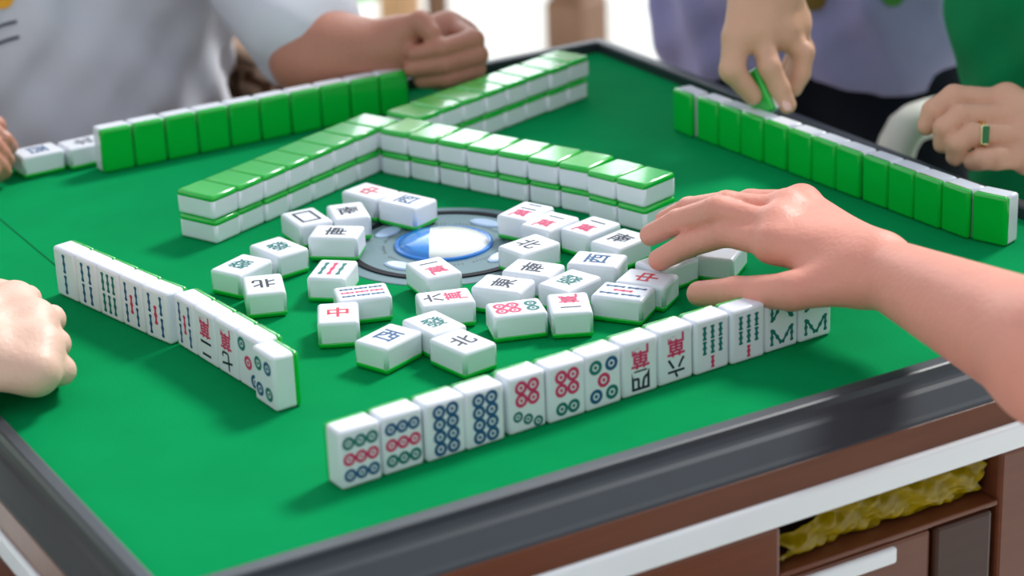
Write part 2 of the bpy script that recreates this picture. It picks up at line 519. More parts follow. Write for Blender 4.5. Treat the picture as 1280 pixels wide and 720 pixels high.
ORD = ['first', 'second', 'third', 'fourth', 'fifth', 'sixth', 'seventh', 'eighth', 'ninth', 'tenth', 'eleventh', 'twelfth', 'thirteenth']
EPS = .0002
def standing(px, py, ang, face_to_camera, code=None, flip=False, label=None, group=None):
    """px, py: ground point at the left end of the tile's camera-side lower edge; ang: direction of the row (degrees)"""
    a = math.radians(ang)
    d = (math.cos(a), math.sin(a)); c = (math.sin(a), -math.cos(a))
    x = px+d[0]*W/2-c[0]*T/2; y = py+d[1]*W/2-c[1]*T/2
    return tile((x, y, EPS), (PI/2, 0, a if face_to_camera else a+PI), (0, L/2, 0), code, flip, label, group)

rj = random.Random(11)
# near row, faces towards the camera
front = [('d9:blue,red,teal', 1, 'nine dots in three rows, leftmost of the near standing row'), ('d9:teal,red,blue', 1, 'nine dots in three rows, second from left in the near standing row'),
         ('d8', 0, 'eight blue dots, third from left in the near standing row'), ('d8', 0, 'eight blue dots, fourth from left in the near standing row'),
         ('d7', 1, 'four red dots above three green dots in the near standing row'), ('d6', 1, 'four red dots above two green dots in the near standing row'),
         ('d5', 0, 'five spaced dots with a red centre dot in the near standing row'), ('w4', 1, 'red character and upside-down four in the near standing row'),
         ('w6', 1, 'red character and upside-down six in the near standing row'), ('b7', 1, 'seven bamboo sticks, fourth from right in the near standing row'),
         ('b7', 1, 'seven bamboo sticks, third from right in the near standing row'), ('b8', 0, 'slanted green bamboo sticks, second from right in the near row'),
         ('b8', 0, 'slanted green bamboo sticks, last at the right of the near row')]
fx, fy_, fa = .1361, .0500, 3.59
pit = [0, .0316, .0635, .0932, .1270, .1580, .1880, .2196, .2510, .2822, .3132, .3442, .3750]
for i, (c, fl, txt) in enumerate(front):
    a = math.radians(fa); j = rj.uniform(-.0012, .0012)
    x = fx+math.cos(a)*pit[i]-math.sin(a)*j; y = fy_+math.sin(a)*pit[i]+math.cos(a)*j
    standing(x, y, fa+rj.uniform(-.8, .8), True, c, bool(fl), 'standing tile showing '+txt, 'tiles of the near standing row')

# left row
left = [('b2', 0, 'one column of two sticks, far end of the left row'), ('b4', 0, 'four bamboo sticks in two columns, in the left row'),
        ('b6', 0, 'six green bamboo sticks in three columns, in the left row'), ('b5', 0, 'five bamboo sticks, beside the six stick tile in the left row'),
        ('b5', 0, 'five bamboo sticks, middle one of three alike in the left row'), ('b5', 0, 'five bamboo sticks, beside the red characters in the left row'),
        ('w2', 1, 'red character above a black two, in the left row'), ('w7', 1, 'red character above a black seven, in the left row'),
        ('d3', 0, 'a diagonal of three dots, in the left row'), ('d4', 0, 'four dots, at the near end of the left row')]
pos = [(.1068, .4859, -78.1)]
a = math.radians(-78.1)
for i in range(1, 4): pos.append((.1068+math.cos(a)*.0306*i, .4859+math.sin(a)*.0306*i, -78.1))
pos.append((.1316, .3652, -75.5))
a = math.radians(-84.4)
for i in range(4): pos.append((.1440+math.cos(a)*.0304*i, .3350+math.sin(a)*.0304*i, -84.4))
pos.append((.1505, .2125, -86.4))
for (x, y, an), (c, fl, txt) in zip(pos, left):
    standing(x, y, an, True, c, bool(fl), 'standing tile with '+txt, 'tiles of the left standing row')

# right row, green backs towards the camera
pos = [(.7238, .5440, -90.6)]
a = math.radians(-86.8); s_ = 0.0
gaps = [.0308, .0312, .0314, .0330, .0310, .0308, .0332, .0312, .0308, .0308, .031]
for g in gaps:
    pos.append((.7262+math.cos(a)*s_+rj.uniform(-.0006, .0006), .5086+math.sin(a)*s_, -86.8)); s_ += g
pos.append((.7481, .1625, -71.3))
for i, (x, y, an) in enumerate(pos):
    w = {0: 'standing apart at the far end of the right row', 12: 'turned slightly, at the near end of the right row'}.get(i, ORD[i]+' from the far end of the right row')
    standing(x, y, an, False, None, False, 'green-backed standing tile, '+w, 'tiles of the right standing row')

# far row, green backs towards the camera
for i in range(10):
    w = {0: 'at the left end of the far row beside the flat tiles', 9: "at the right end of the far row beside the brown fist"}.get(i, ORD[i]+' from left in the far row')
    standing(.2454+.0314*i, .7457+.0003*i+rj.uniform(-.0005, .0005), .3, False, None, False,
             'green-backed standing tile, '+w, 'tiles of the far standing row')

def lying(x, y, ang, up=True, z=EPS, code=None, flip=False, label=None, group=None, name=None):
    """x, y: centre; ang: direction of the long axis (degrees)"""
    a = math.radians(ang)-PI/2
    if up: return tile((x, y, z), (0, 0, a), (0, 0, T/2), code, flip, label, group)
    return tile((x, y, z), (PI, 0, a), (0, 0, -T/2), code, flip, label, group)

# two tiles lying face up left of the far row
lying(.2000, .7905, 3, True, EPS, 'west', False, 'tile lying face up at the fingertips on the far left edge', 'flat tiles left of the far row')
lying(.2432, .7880, 3, True, EPS, 'north', True, 'tile lying face up between the fingertips tile and the far row', 'flat tiles left of the far row')

# double wall, face down, two layers
LAY = T+EPS
def wall(sx, sy, ang, n, pitch, shift, arm, start, grp, jit=.0009):
    a = math.radians(ang); d = (math.cos(a), math.sin(a)); nn = (-d[1], d[0])
    for lay in (0, 1):
        for i in range(n):
            k = i*pitch+W/2+(shift if lay == 0 else 0); o = L/2+rj.uniform(-jit, jit)
            x = sx+d[0]*k+nn[0]*o; y = sy+d[1]*k+nn[1]*o
            lying(x, y, ang+90+rj.uniform(-.5, .5), False, EPS+LAY*lay, None, False,
                  ('top' if lay else 'bottom')+'-layer face-down tile, %s from the %s of the wall\'s %s' % (ORD[i+start[0]], start[1], arm), grp)
wall(.2535, .5140, 23.6, 8, .0304, 0, 'left arm', (0, 'left end'), 'left arm of the tile wall')
wall(.4905, .6040, 18.6, 8, .0305, -.004, 'far arm', (0, 'junction end'), 'far arm of the tile wall')
wall(.4475, .5965, -66.5, 7, .0321, .001, 'right arm', (0, 'junction end'), 'right arm of the tile wall')
wall(.5325, .3890, -73.0, 2, .0316, .001, 'right arm', (7, 'junction end'), 'right arm of the tile wall')

# loose discarded tiles, face up
LOOSE = [
 (.3895, .5018, 108, 'centre', 0, 'red dragon sign, nearest to the corner of the wall'),
 (.4039, .4629, 112, 'west', 0, 'blue wind sign, resting on the console beside the blue dome'),
 (.3521, .4682, 74, 'south', 0, 'black wind sign, right of the empty-frame tile'),
 (.3177, .4754, 88, 'white', 0, 'an empty rectangular frame, beside the left arm of the wall'),
 (.3218, .4292, 140, 'south', 0, 'black wind sign, in front of the empty-frame tile'),
 (.2709, .4290, 100, 'fortune', 0, 'dark green sign, below the left arm of the wall'),
 (.2302, .4098, 26, 'fortune', 1, 'pale green sign, furthest left of the loose tiles'),
 (.2270, .3615, 70, 'north', 1, 'black wind sign, nearest to the left standing row'),
 (.2834, .3588, 48, 'b3', 0, 'three bamboo sticks, the middle one red'),
 (.2801, .3025, 162, 'b9', 0, 'rows of thin bamboo sticks, left of the console'),
 (.2470, .2763, 64, 'centre', 0, 'red dragon sign, at the near left of the loose tiles'),
 (.2562, .2154, 22, 'west', 0, 'blue wind sign, beside the near standing row at left'),
 (.2949, .1766, 100, 'north', 0, 'blue-black wind sign, close behind the near standing row', ),
 (.2949, .2183, 96, 'fortune', 0, 'pale green sign, behind two blue-black wind tiles'),
 (.3254, .2569, 162, 'w6', 0, 'black six and a red character, near the console front'),
 (.3462, .3126, 86, 'w1', 0, 'red character, overlapping the near edge of the console'),
 (.3743, .2557, 126, 'east', 0, 'black wind sign, directly behind the red and green dot tile'),
 (.4092, .2701, 124, 'south', 0, 'black wind sign, right of the console front edge'),
 (.4313, .3130, 10, 'north', 0, 'black wind sign, right beside the console rim'),
 (.4688, .3811, 24, 'w2', 0, 'red character and black two, right behind the console'),
 (.4720, .3486, 20, 'w1', 0, 'red character and black one, first in the line along the wall'),
 (.4941, .3229, 16, 'w1', 0, 'red character and black one, middle of the line along the wall'),
 (.4975, .2841, 16, 'south', 0, 'black wind sign, under the reaching fingertips beside the wall'),
 (.5000, .2240, 9, 'east', 0, 'dark sign, directly under the reaching fingers'),
 (.5468, .2182, 38, None, 0, 'a plain-looking face, furthest right under the reaching hand'),
 (.4670, .2018, 124, 'centre', 0, 'red dragon sign, touching the reaching thumb'),
 (.4379, .1895, 126, 'b5', 0, 'dark bamboo sticks with a red one, nearest to the reaching thumb'),
 (.3937, .1932, 64, 'w1', 1, 'red character above a black one, at the near right of the pile'),
 (.3574, .2080, 162, 'd6', 1, 'red dots and green dots, at the near side of the pile'),
 (.4178, .2318, 18, 'fortune', 0, 'grey-green sign, in the middle of the right-hand pile'),
 (.4583, .2569, 130, 'west', 0, 'blue-black wind sign, in front of the line along the wall'),
]
for x, y, a, c, fl, txt in LOOSE:
    z = EPS
    d = math.hypot(x-.4035, y-.4020)
    if d < .12: z = .0016
    lying(x, y, a, True, z, c, bool(fl), 'loose tile with '+txt, 'loose discarded tiles')

# ------------------------------------------------------------------ organic surfaces: signed distance + surface nets
def smin(a, b, k):
    h = np.clip(.5+.5*(b-a)/k, 0, 1)
    return b+(a-b)*h-k*h*(1-h)

def d_cap(P, a, b, ra, rb):
    a = np.asarray(a, np.float32); b = np.asarray(b, np.float32)
    ab = b-a; L2 = float(ab@ab)+1e-12
    t = np.clip(((P-a)@ab)/L2, 0, 1)
    q = P-a-t[..., None]*ab
    return np.sqrt((q*q).sum(-1))-(ra+(rb-ra)*t)

def d_ell(P, c, r, R=None):
    q = P-np.asarray(c, np.float32)
    if R is not None: q = q@np.asarray(R, np.float32)      # columns of R are the ellipsoid's axes
    r = np.asarray(r, np.float32)
    k0 = np.sqrt(((q/r)**2).sum(-1)); k1 = np.sqrt(((q/(r*r))**2).sum(-1))+1e-9
    return k0*(k0-1)/k1

def surface(fn, lo, hi, h, coarse=5):
    """surface-nets mesh of fn(P) = 0 inside the box"""
    lo = np.array(lo, float); hi = np.array(hi, float)
    n = np.ceil((hi-lo)/(h*coarse)).astype(int)*coarse+1
    ax = [lo[i]+h*np.arange(n[i]) for i in range(3)]
    D = np.full(n, 1.0, np.float32)
    nb = (n-1)//coarse
    cc = np.stack(np.meshgrid(*[lo[i]+h*coarse*(np.arange(nb[i])+.5) for i in range(3)], indexing='ij'), -1).astype(np.float32)
    dc = fn(cc.reshape(-1, 3)).reshape(nb)
    near = np.abs(dc) < h*coarse*1.15+.004
    ib = np.argwhere(near)
    o = np.arange(coarse+1)
    D[:] = np.repeat(np.repeat(np.repeat(np.sign(dc), coarse, 0), coarse, 1), coarse, 2)[:n[0], :n[1], :n[2]].astype(np.float32) if False else 1.0
    inside = dc < 0
    for i, j, k in np.argwhere(inside & ~near):
        D[i*coarse:(i+1)*coarse+1, j*coarse:(j+1)*coarse+1, k*coarse:(k+1)*coarse+1] = -1
    for s0 in range(0, len(ib), 3000):
        blk = ib[s0:s0+3000]
        I = (blk[:, 0]*coarse)[:, None, None, None]+o[None, :, None, None]
        J = (blk[:, 1]*coarse)[:, None, None, None]+o[None, None, :, None]
        K = (blk[:, 2]*coarse)[:, None, None, None]+o[None, None, None, :]
        I, J, K = np.broadcast_arrays(I, J, K)
        P = np.stack([lo[0]+h*I, lo[1]+h*J, lo[2]+h*K], -1).astype(np.float32).reshape(-1, 3)
        D[I.ravel(), J.ravel(), K.ravel()] = fn(P)
    m = n-1
    acc = np.zeros(tuple(m)+(3,), np.float32); cnt = np.zeros(tuple(m), np.float32)
    neg = D < 0
    quads = []
    idx_base = np.full(tuple(m), -1, np.int64)
    edges = []
    for axis in range(3):
        sl0 = [slice(None)]*3; sl1 = [slice(None)]*3
        sl0[axis] = slice(0, -1); sl1[axis] = slice(1, None)
        a = D[tuple(sl0)]; b = D[tuple(sl1)]
        E = np.argwhere((a < 0) != (b < 0))
        va = a[tuple(E.T)]; vb = b[tuple(E.T)]
        t = va/(va-vb)
        P = E.astype(np.float32); P[:, axis] += t
        o1, o2 = [x for x in range(3) if x != axis]
        for d1 in (0, -1):
            for d2 in (0, -1):
                C = E.copy(); C[:, o1] += d1; C[:, o2] += d2
                ok = np.all((C >= 0) & (C < m), 1)
                np.add.at(acc, tuple(C[ok].T), P[ok]); np.add.at(cnt, tuple(C[ok].T), 1)
        ok = (E[:, o1] > 0) & (E[:, o2] > 0) & (E[:, o1] < m[o1]) & (E[:, o2] < m[o2])
        edges.append((axis, o1, o2, E[ok], va[ok] < 0))
    act = np.argwhere(cnt > 0)
    idx_base[tuple(act.T)] = np.arange(len(act))
    V = acc[tuple(act.T)]/cnt[tuple(act.T)][:, None]*h+lo
    F = []
    for axis, o1, o2, E, ng in edges:
        q = []
        for d1, d2 in ((0, 0), (-1, 0), (-1, -1), (0, -1)):
            C = E.copy(); C[:, o1] += d1; C[:, o2] += d2
            q.append(idx_base[tuple(C.T)])
        q = np.stack(q, 1)
        fl = ng if axis != 1 else ~ng
        q[fl] = q[fl][:, ::-1]
        F.append(q)
    F = np.concatenate(F)
    F = F[(F >= 0).all(1)][:, ::-1]
    return V, F

def np_mesh(name, parts, origin=(0, 0, 0)):
    Vs, Fs, off = [], [], 0
    for V, F in parts:
        Vs.append(V-np.asarray(origin)); Fs.append(F+off); off += len(V)
    V = np.concatenate(Vs).astype(np.float32); F = np.concatenate(Fs).astype(np.int32)
    me = bpy.data.meshes.new(name)
    me.vertices.add(len(V)); me.vertices.foreach_set('co', V.ravel())
    me.loops.add(F.size); me.loops.foreach_set('vertex_index', F.ravel())
    me.polygons.add(len(F)); me.polygons.foreach_set('loop_start', np.arange(0, F.size, 4, dtype=np.int32))
    me.polygons.foreach_set('loop_total', np.full(len(F), 4, np.int32))
    me.update(calc_edges=True); me.validate()
    me.polygons.foreach_set('use_smooth', [True]*len(me.polygons))
    return me

def bounds(pr, pad):
    A = np.array([p[i] for p in pr for i in (0, 1)]); R = max(max(p[2], p[3]) for p in pr)
    return A.min(0)-R-pad, A.max(0)+R+pad

def chain(pts, rad):
    return [(pts[i], pts[i+1], rad[i], rad[i+1]) for i in range(len(pts)-1)]

def arm_fn(h, arm):
    """arm = capsules of upper arm/forearm; h = dict of hand joints"""
    palm = []
    w = np.array(h['wrist']); pr = h.get('pr', .0125)
    for m in h['mcp']:
        m = np.array(m)
        palm.append((w+(m-w)*.12, m, h.get('wr', .019)*.85, pr))
    for a, b in zip(h['mcp'], h['mcp'][1:]): palm.append((a, b, pr*.95, pr*.95))
    cm = h['thumb']
    fr = h.get('fr', .0088)
    fingers = [chain([m]+list(f), [fr*1.08, fr*1.02, fr*.95, fr*.84][:len(f)+1]) for m, f in zip(h['mcp'], h['fingers'])]
    for k, s in enumerate(h.get('fs', (1, 1, 1, 1))):
        fingers[k] = [(a, b, ra*s, rb*s) for a, b, ra, rb in fingers[k]]
    th = chain(cm, [fr*1.75, fr*1.3, fr*1.12, fr*.92][:len(cm)])
    def fn(P):
        d = None
        for a in arm:
            x = d_cap(P, *a); d = x if d is None else smin(d, x, .02)
        for c in palm: d = smin(d, d_cap(P, *c), .012)
        fd = None
        for f in fingers:
            x = None
            for c in f:
                y = d_cap(P, *c); x = y if x is None else smin(x, y, .003)
            # knuckle swell at the middle joint
            fd = x if fd is None else smin(fd, x, .0012)
        d = smin(d, fd, .0045)
        d = smin(d, d_cap(P, *th[0]), .016)
        td = None
        for c in th[1:]:
            y = d_cap(P, *c); td = y if td is None else smin(td, y, .004)
        # the thumb merges at its root only: wide blend near the palm, crisp elsewhere
        d = smin(d, td, .005)
        return d
    allp = list(arm)+palm+[c for f in fingers for c in f]+th
    return fn, allp

def arm_mesh(h, arm, vox=.0022):
    fn, pr = arm_fn(h, arm)
    lo, hi = bounds(pr, .008)
    return surface(fn, lo, hi, vox)

def nail_mesh(parts, origin):
    bm = bmesh.new()
    for tip, direc, normal, s in parts:
        tip = Vector(tip)-Vector(origin); x = Vector(direc).normalized(); n = Vector(normal); n = (n-x*n.dot(x)).normalized(); y = n.cross(x)
        R = Matrix((x, y, n)).transposed().to_4x4(); R.translation = tip
        bmesh.ops.create_uvsphere(bm, u_segments=12, v_segments=8, radius=1, matrix=R @ Matrix.Diagonal((.0060*s, .0046*s, .0012*s, 1)))
    return bm_mesh(bm)

V3 = lambda *a: np.array(a, float)

def skeleton(hip, face, lean=0.0, standing_=False, sh_z=None):
    """joints of a body whose pelvis centre is hip and which faces direction face (degrees)"""
    a = math.radians(face); f = V3(math.cos(a), math.sin(a), 0); r = V3(f[1], -f[0], 0); up = V3(0, 0, 1)
    hip = V3(*hip); J = {'f': f, 'r': r, 'hip': hip}
    J['waist'] = hip+up*.18+f*lean*.15
    J['chest'] = hip+up*.36+f*lean*.45
    J['neck'] = hip+up*.55+f*lean*.8
    J['head'] = hip+up*.70+f*(lean+.02)
    for s, k in ((1, 'R'), (-1, 'L')):
        J['sh'+k] = J['neck']-up*.055+r*s*.185
        J['hip'+k] = hip+r*s*.09-up*.02
        if standing_:
            J['knee'+k] = J['hip'+k]+V3(0, 0, -.43)+f*.01+r*s*.02
            J['ank'+k] = J['knee'+k]+V3(0, 0, -.42)-f*.02
        else:
            J['knee'+k] = J['hip'+k]+f*.40+r*s*.06-up*.0
            J['ank'+k] = J['knee'+k]+V3(0, 0, -.40)-f*.06
        J['ank'+k][2] = FLOOR+.075
        J['toe'+k] = J['ank'+k]+f*.16; J['toe'+k][2] = FLOOR+.032
    return J

def torso_caps(J, g=0.0, w=1.0):
    r = J['r']; f = J['f']
    c = []
    for s in (1, -1):
        c.append((J['hip']+r*s*.068*w, J['waist']+r*s*.065*w, .115*w+g, .105*w+g))
        c.append((J['waist']+r*s*.065*w, J['chest']+r*s*.085*w, .105*w+g, .112*w+g))
        c.append((J['chest']+r*s*.085*w, J['sh'+('R' if s > 0 else 'L')]-r*s*.03, .112*w+g, .060+g))
    c.append((J['chest'], J['neck'], .11*w+g, .062+g))
    return c

def person(name, label, J, skin, arms, shirt=None, trousers=None, w=1.0, sleeve=.62, hair=True, nails=(), hem=-.05, tw=1.0, sr=.078, folds=.004, cuff_pad=.03, belly=0.0, drape=0.0):
    """arms: list of (side, elbow, hand dict, elbow radius, wrist radius)"""
    root = empty(name, (J['hip'][0], J['hip'][1], FLOOR))
    org = np.array(root.location)
    tag(root, label, 'person')
    r, f = J['r'], J['f']; up = V3(0, 0, 1)
    caps = torso_caps(J, -.016, w)
    if tw < 1: caps = [(a, b, ra*(.86 if i in (0, 3) else 1), rb) for i, (a, b, ra, rb) in enumerate(caps)]
    for k in 'RL':
        caps += chain([J['hip'+k], J['knee'+k], J['ank'+k], J['toe'+k]], [.088*min(1, tw+.02)*.98, .060*min(1, tw+.1), .042, .032])
        caps.append((J['ank'+k]-f*.03+V3(0, 0, -.03), J['toe'+k], .034, .03))
    H = J['head']
    def body(P):
        d = None
        for c in caps:
            x = d_cap(P, *c); d = x if d is None else smin(d, x, .035)
        d = smin(d, d_cap(P, J['neck']-up*.03, H-up*.06, .058, .054), .03)
        R = np.stack([f, r, up], 1)
        hd = smin(d_ell(P, H+up*.02, (.098, .078, .112), R), d_ell(P, H+f*.025-up*.06, (.066, .058, .06), R), .03)
        hd = smin(hd, d_cap(P, H+f*.095+up*.015, H+f*.112-up*.02, .010, .016), .012)
        for s in (1, -1):
            hd = smin(hd, d_ell(P, H+r*s*.08-up*.005, (.02, .009, .032), R), .006)
            hd = np.maximum(hd, -d_ell(P, H+f*.098+r*s*.032+up*.02, (.016, .017, .010), R))
        hd = np.maximum(hd, -d_ell(P, H+f*.098-up*.055, (.01, .024, .004), R))
        d = smin(d, hd, .015)
        for side, elbow, hd_, er, wr in arms:
            d = smin(d, d_cap(P, J['sh'+side], elbow, .052, er), .03)
        return d
    bc = caps+[(H, H, .13, .13)]+[(J['sh'+a[0]], a[1], .052, a[3]) for a in arms]
    lo, hi = bounds(bc, .03)
    parts = [surface(body, lo, hi, .010, 4)]
    for side, elbow, hd_, er, wr in arms:
        e = np.array(elbow); s = np.array(J['sh'+side])
        wv = np.array(hd_['wrist'])
        mid = e+(wv-e)*.30
        arm = [(e+(s-e)*.35, e, er*1.04, er), (e, mid, er, er*1.03), (mid, wv, er*1.03, wr)]
        parts.append(arm_mesh(hd_, arm))
    link('body', np_mesh('body', parts, org), skin, root)
    if nails: link('fingernails', nail_mesh(nails, org), M['nail'], root, smooth=True)
    if hair:
        def hf(P):
            R = np.stack([f, r, up], 1)
            d = d_ell(P, H+up*.03-f*.012, (.106, .088, .115), R)
            return np.maximum(d, -d_ell(P, H+f*.10-up*.045, (.10, .09, .115), R))
        link('hair', np_mesh('hair', [surface(hf, H-.15, H+.17, .008, 4)], org), M['hair'], root)
    if shirt:
        tc = torso_caps(J, .014, w)
        sl = []
        for side, elbow, hd_, er, wr in arms:
            s = J['sh'+side]; e = np.array(elbow)
            if sleeve <= 1: q = s+(e-s)*sleeve; sl += [(s-r*(.05 if side == 'R' else -.05), s, .07, .078), (s, q, sr, er+cuff_pad)]
            else:
                wv = np.array(hd_['wrist']); sl += [(s, e, .078, er+.026), (e, e+(wv-e)*(sleeve-1), er+.026, wr+.018)]
        zc = J['hip'][2]+hem
        def sf(P):
            d = None
            for c in tc+sl:
                x = d_cap(P, *c); d = x if d is None else smin(d, x, .03)
            if belly:
                d = smin(d, d_ell(P, J['waist']+f*.05, (.17, .20, .20), np.stack([f, r, up], 1)), .08)
            u = P@r.astype(np.float32); z = P[:, 2]
            d = d + folds*np.sin(u*70+z*55+2*np.sin(z*17))*np.sin(z*11+u*9+1) + folds*.6*np.sin(u*38-z*61)
            if drape:
                q = 1.45*u-z; d = d - drape*(np.abs(np.sin(q*30+1.5*np.sin(z*9)))**2.5)*(.6+.4*np.sin(z*14+u*5))
            d = np.maximum(d, zc+.01*np.sin(u*23)-z)
            nk = J['neck']
            d = np.maximum(d, -d_ell(P, nk+up*.075+f*.02, (.085, .08, .08)))
            return d
        lo, hi = bounds(tc+sl, .05 + (.06 if belly else 0))
        so = link('shirt', np_mesh('shirt', [surface(sf, lo, hi, .007, 4)], org), shirt, root)
        J['shirt'] = so
    if trousers:
        pc = [(J['hip']+r*.07, J['waist']+r*.06-up*.05, .108*w*tw, .085*w*tw), (J['hip']-r*.07, J['waist']-r*.06-up*.05, .108*w*tw, .085*w*tw)]
        for k in 'RL': pc += chain([J['hip'+k], J['knee'+k], J['ank'+k]+up*.02], [.098*tw, .074*tw, .062*tw])
        def tf(P):
            d = None
            for c in pc:
                x = d_cap(P, *c); d = x if d is None else smin(d, x, .03)
            return d+.003*np.sin(P[:, 2]*70+P[:, 0]*40)
        lo, hi = bounds(pc, .03)
        link('trousers', np_mesh('trousers', [surface(tf, lo, hi, .010, 4)], org), trousers, root)
    return root

def hands(px, D=None, z=None):
    """list of (x, y, depth offset or height) -> world points"""
    return [at(x, y, k) if D is None else atd(x, y, D+k) for x, y, k in px]

def depth(p): return float((np.array(p)-CAM)@_fw)

# ---- person whose arm reaches over the near row (sits at the near side, right of the camera)
def near_player():
    h = dict(wrist=at(1108, 342, .060), wr=.024, pr=.0128, fr=.0101,
             mcp=hands([(966, 304, .068), (972, 283, .074), (984, 264, .075), (1002, 255, .070)]),
             fingers=[hands([(908, 291, .064), (860, 306, .045), (824, 325, .029)]),
                      hands([(896, 263, .078), (848, 277, .056), (813, 294, .034)]),
                      hands([(908, 256, .079), (862, 262, .060), (832, 276, .042)]),
                      hands([(938, 254, .070), (900, 262, .055), (872, 276, .040)])],
             thumb=hands([(1062, 350, .056), (990, 364, .048), (920, 366, .038), (874, 367, .029)]))
    elbow = at(1440, 500, .085)
    J = skeleton((.42, -.80, -.28), 84, .12)
    nv = [(h['fingers'][0][2]+V3(0, 0, .0055), h['fingers'][0][2]-h['fingers'][0][1], (0, 0, 1), 1.0)]
    tn = h['thumb'][3]
    nv.append((tn+V3(-.001, 0, .0065), tn-h['thumb'][2], (0, 0, 1), 1.2))
    return person('person', 'person reaching a bare pink right arm across the near row into the loose tiles', J, M['skin_pink'],
                  [('R', elbow, h, .041, .0245)], M['greyshirt'], M['greytrousers'], nails=nv, sleeve=.25)
near_player()

# ---- left player: only the pale fist enters the picture
def left_player():
    h = dict(wrist=at(-95, 440, .045), wr=.028, pr=.0155, fr=.0100,
             mcp=hands([(18, 381, .036), (40, 406, .038), (46, 437, .036), (44, 464, .029)]),
             fingers=[hands([(34, 374, .027), (34, 384, .013), (8, 388, .011)]),
                      hands([(64, 399, .027), (58, 408, .012), (30, 410, .011)]),
                      hands([(70, 430, .025), (60, 438, .011), (34, 438, .011)]),
                      hands([(76, 463, .020), (64, 468, .0105), (38, 466, .0105)])],
             thumb=hands([(-60, 388, .040), (-20, 366, .032), (14, 370, .020)]))
    J = skeleton((-.50, .40, -.28), 0, .10)
    return person('person', 'person resting a pale closed fist on the left edge of the table', J, M['skin_pale'],
                  [('R', (-.30, .22, .08), h, .042, .027)], M['greyshirt'], M['greytrousers'])
left_player()

# ---- far player in a white T-shirt
def far_player():
    D = depth(at(552, 62, .052))
    h = dict(wrist=atd(486, 60, D), wr=.026, pr=.014, fr=.0100,
             mcp=hands([(560, 34, .018), (578, 48, .026), (584, 66, .028), (578, 84, .026)], D),
             fingers=[hands([(592, 50, -.018), (552, 61, -.036), (519, 68, -.028)], D),
                      hands([(597, 69, -.016), (556, 80, -.033), (515, 86, -.024)], D),
                      hands([(594, 86, -.009), (560, 97, -.024), (528, 100, -.015)], D),
                      hands([(586, 95, .006), (564, 101, -.006), (545, 102, .002)], D)],
             thumb=hands([(494, 52, -.004), (506, 38, -.016), (526, 28, -.026), (540, 42, -.032)], D))
    elbow = atd(388, 72, D+.01)
    J = skeleton((.302, 1.21, -.28), -82, .10)
    D2 = depth(at(8, 192, .022))
    h2 = dict(wrist=at(-92, 168, .050), wr=.025, fr=.0092,
              mcp=hands([(-40, 158, .046), (-40, 175, .041), (-38, 191, .035), (-34, 204, .030)]),
              fingers=[hands([(-10, 166, .046), (4, 176, .038), (12, 183, .030)]),
                       hands([(-10, 183, .038), (0, 193, .029), (8, 200, .022)]),
                       hands([(-12, 200, .030), (-3, 208, .021), (4, 214, .014)]),
                       hands([(-14, 211, .024), (-8, 217, .015), (-4, 219, .011)])],
              thumb=hands([(-66, 164, .046), (-32, 150, .044), (-6, 158, .036)]))
    J['shL'] = J['shL']+V3(.05, -.05, 0)
    root = person('person', 'person in a white T-shirt with a brown fist behind the far row', J, M['skin_brown'],
                  [('L', elbow, h, .036, .028), ('R', atd(-120, 60, D2+.16), h2, .04, .026)], M['whiteshirt'], M['bluedenim'], w=1.14, sleeve=.88, folds=.004, cuff_pad=.022, sr=.10, hem=-.03, belly=1, drape=.016)
    return root, J
FAR, JF = far_player()

# ---- bystander in a lavender shirt whose left hand holds a tile
LD = 2.0
def lavender_person():
    D = LD
    h = dict(wrist=atd(958, -28, D+.006), wr=.030, pr=.0145, fr=.0098,
             mcp=hands([(951, 40, -.006), (975, 38, .008), (988, 32, .024), (990, 24, .038)], D),
             fingers=[hands([(962, 84, -.016), (974, 110, -.010), (984, 131, -.006)], D),
                      hands([(1004, 66, .010), (1000, 92, .014), (992, 110, .016)], D),
                      hands([(1004, 62, .030), (998, 84, .034), (988, 100, .034)], D),
                      hands([(1000, 56, .044), (994, 74, .046), (984, 88, .046)], D)],
             thumb=hands([(934, 4, -.004), (921, 46, -.012), (915, 88, -.014), (941, 119, -.004)], D))
    J = skeleton((1.155, .885, -.06), 215, .02, True)
    tip = h['fingers'][0][2]; c = CAM-tip; c /= np.linalg.norm(c)
    nv = [(tip+c*.0078, tip-h['fingers'][0][1], c+V3(.3, -.2, 0), 1.0)]
    elbow = atd(985, -265, D+.10)
    return person('person', 'person in a lavender shirt and dark trousers standing with a hand on a green tile', J, M['skin_tan'],
                  [('L', elbow, h, .038, .028)], M['lavender'], M['bluedenim'], w=.90, sleeve=.55, nails=nv, folds=.004, hem=-.02, drape=.020, tw=.93), J
LAV, JL = lavender_person()

# ---- right player in dark green, hand with a ring on the rim
RD = depth(at(1222, 168, .038))
RINGJ = {}
def right_player():
    D = RD
    h = dict(wrist=atd(1340, 178, D+.02), wr=.026, pr=.0135, fr=.0096,
             mcp=hands([(1258, 126, .020), (1276, 146, .010), (1286, 170, .002), (1286, 196, .000)], D),
             fingers=[hands([(1192, 120, .012), (1166, 138, .008), (1158, 158, .012)], D),
                      hands([(1200, 144, .000), (1180, 160, -.004), (1178, 180, .002)], D),
                      hands([(1215, 168, -.010), (1196, 180, -.010), (1194, 196, -.004)], D),
                      hands([(1246, 198, -.012), (1226, 199, -.014), (1216, 202, -.010)], D)],
             thumb=hands([(1310, 150, .03), (1270, 150, .045), (1230, 160, .045)], D))
    RINGJ['a'] = h['mcp'][2]; RINGJ['b'] = h['fingers'][2][0]
    J = skeleton((1.18, .395, -.28), 180, .04)
    return person('person', 'person in dark green at the right edge, hand with a ring on the table rim', J, M['skin_tan'],
                  [('L', (1.02, .02, .03), h, .040, .027)], M['greenshirt'], M['bluedenim'], w=1.0, sleeve=1.55, folds=.004)
right_player()

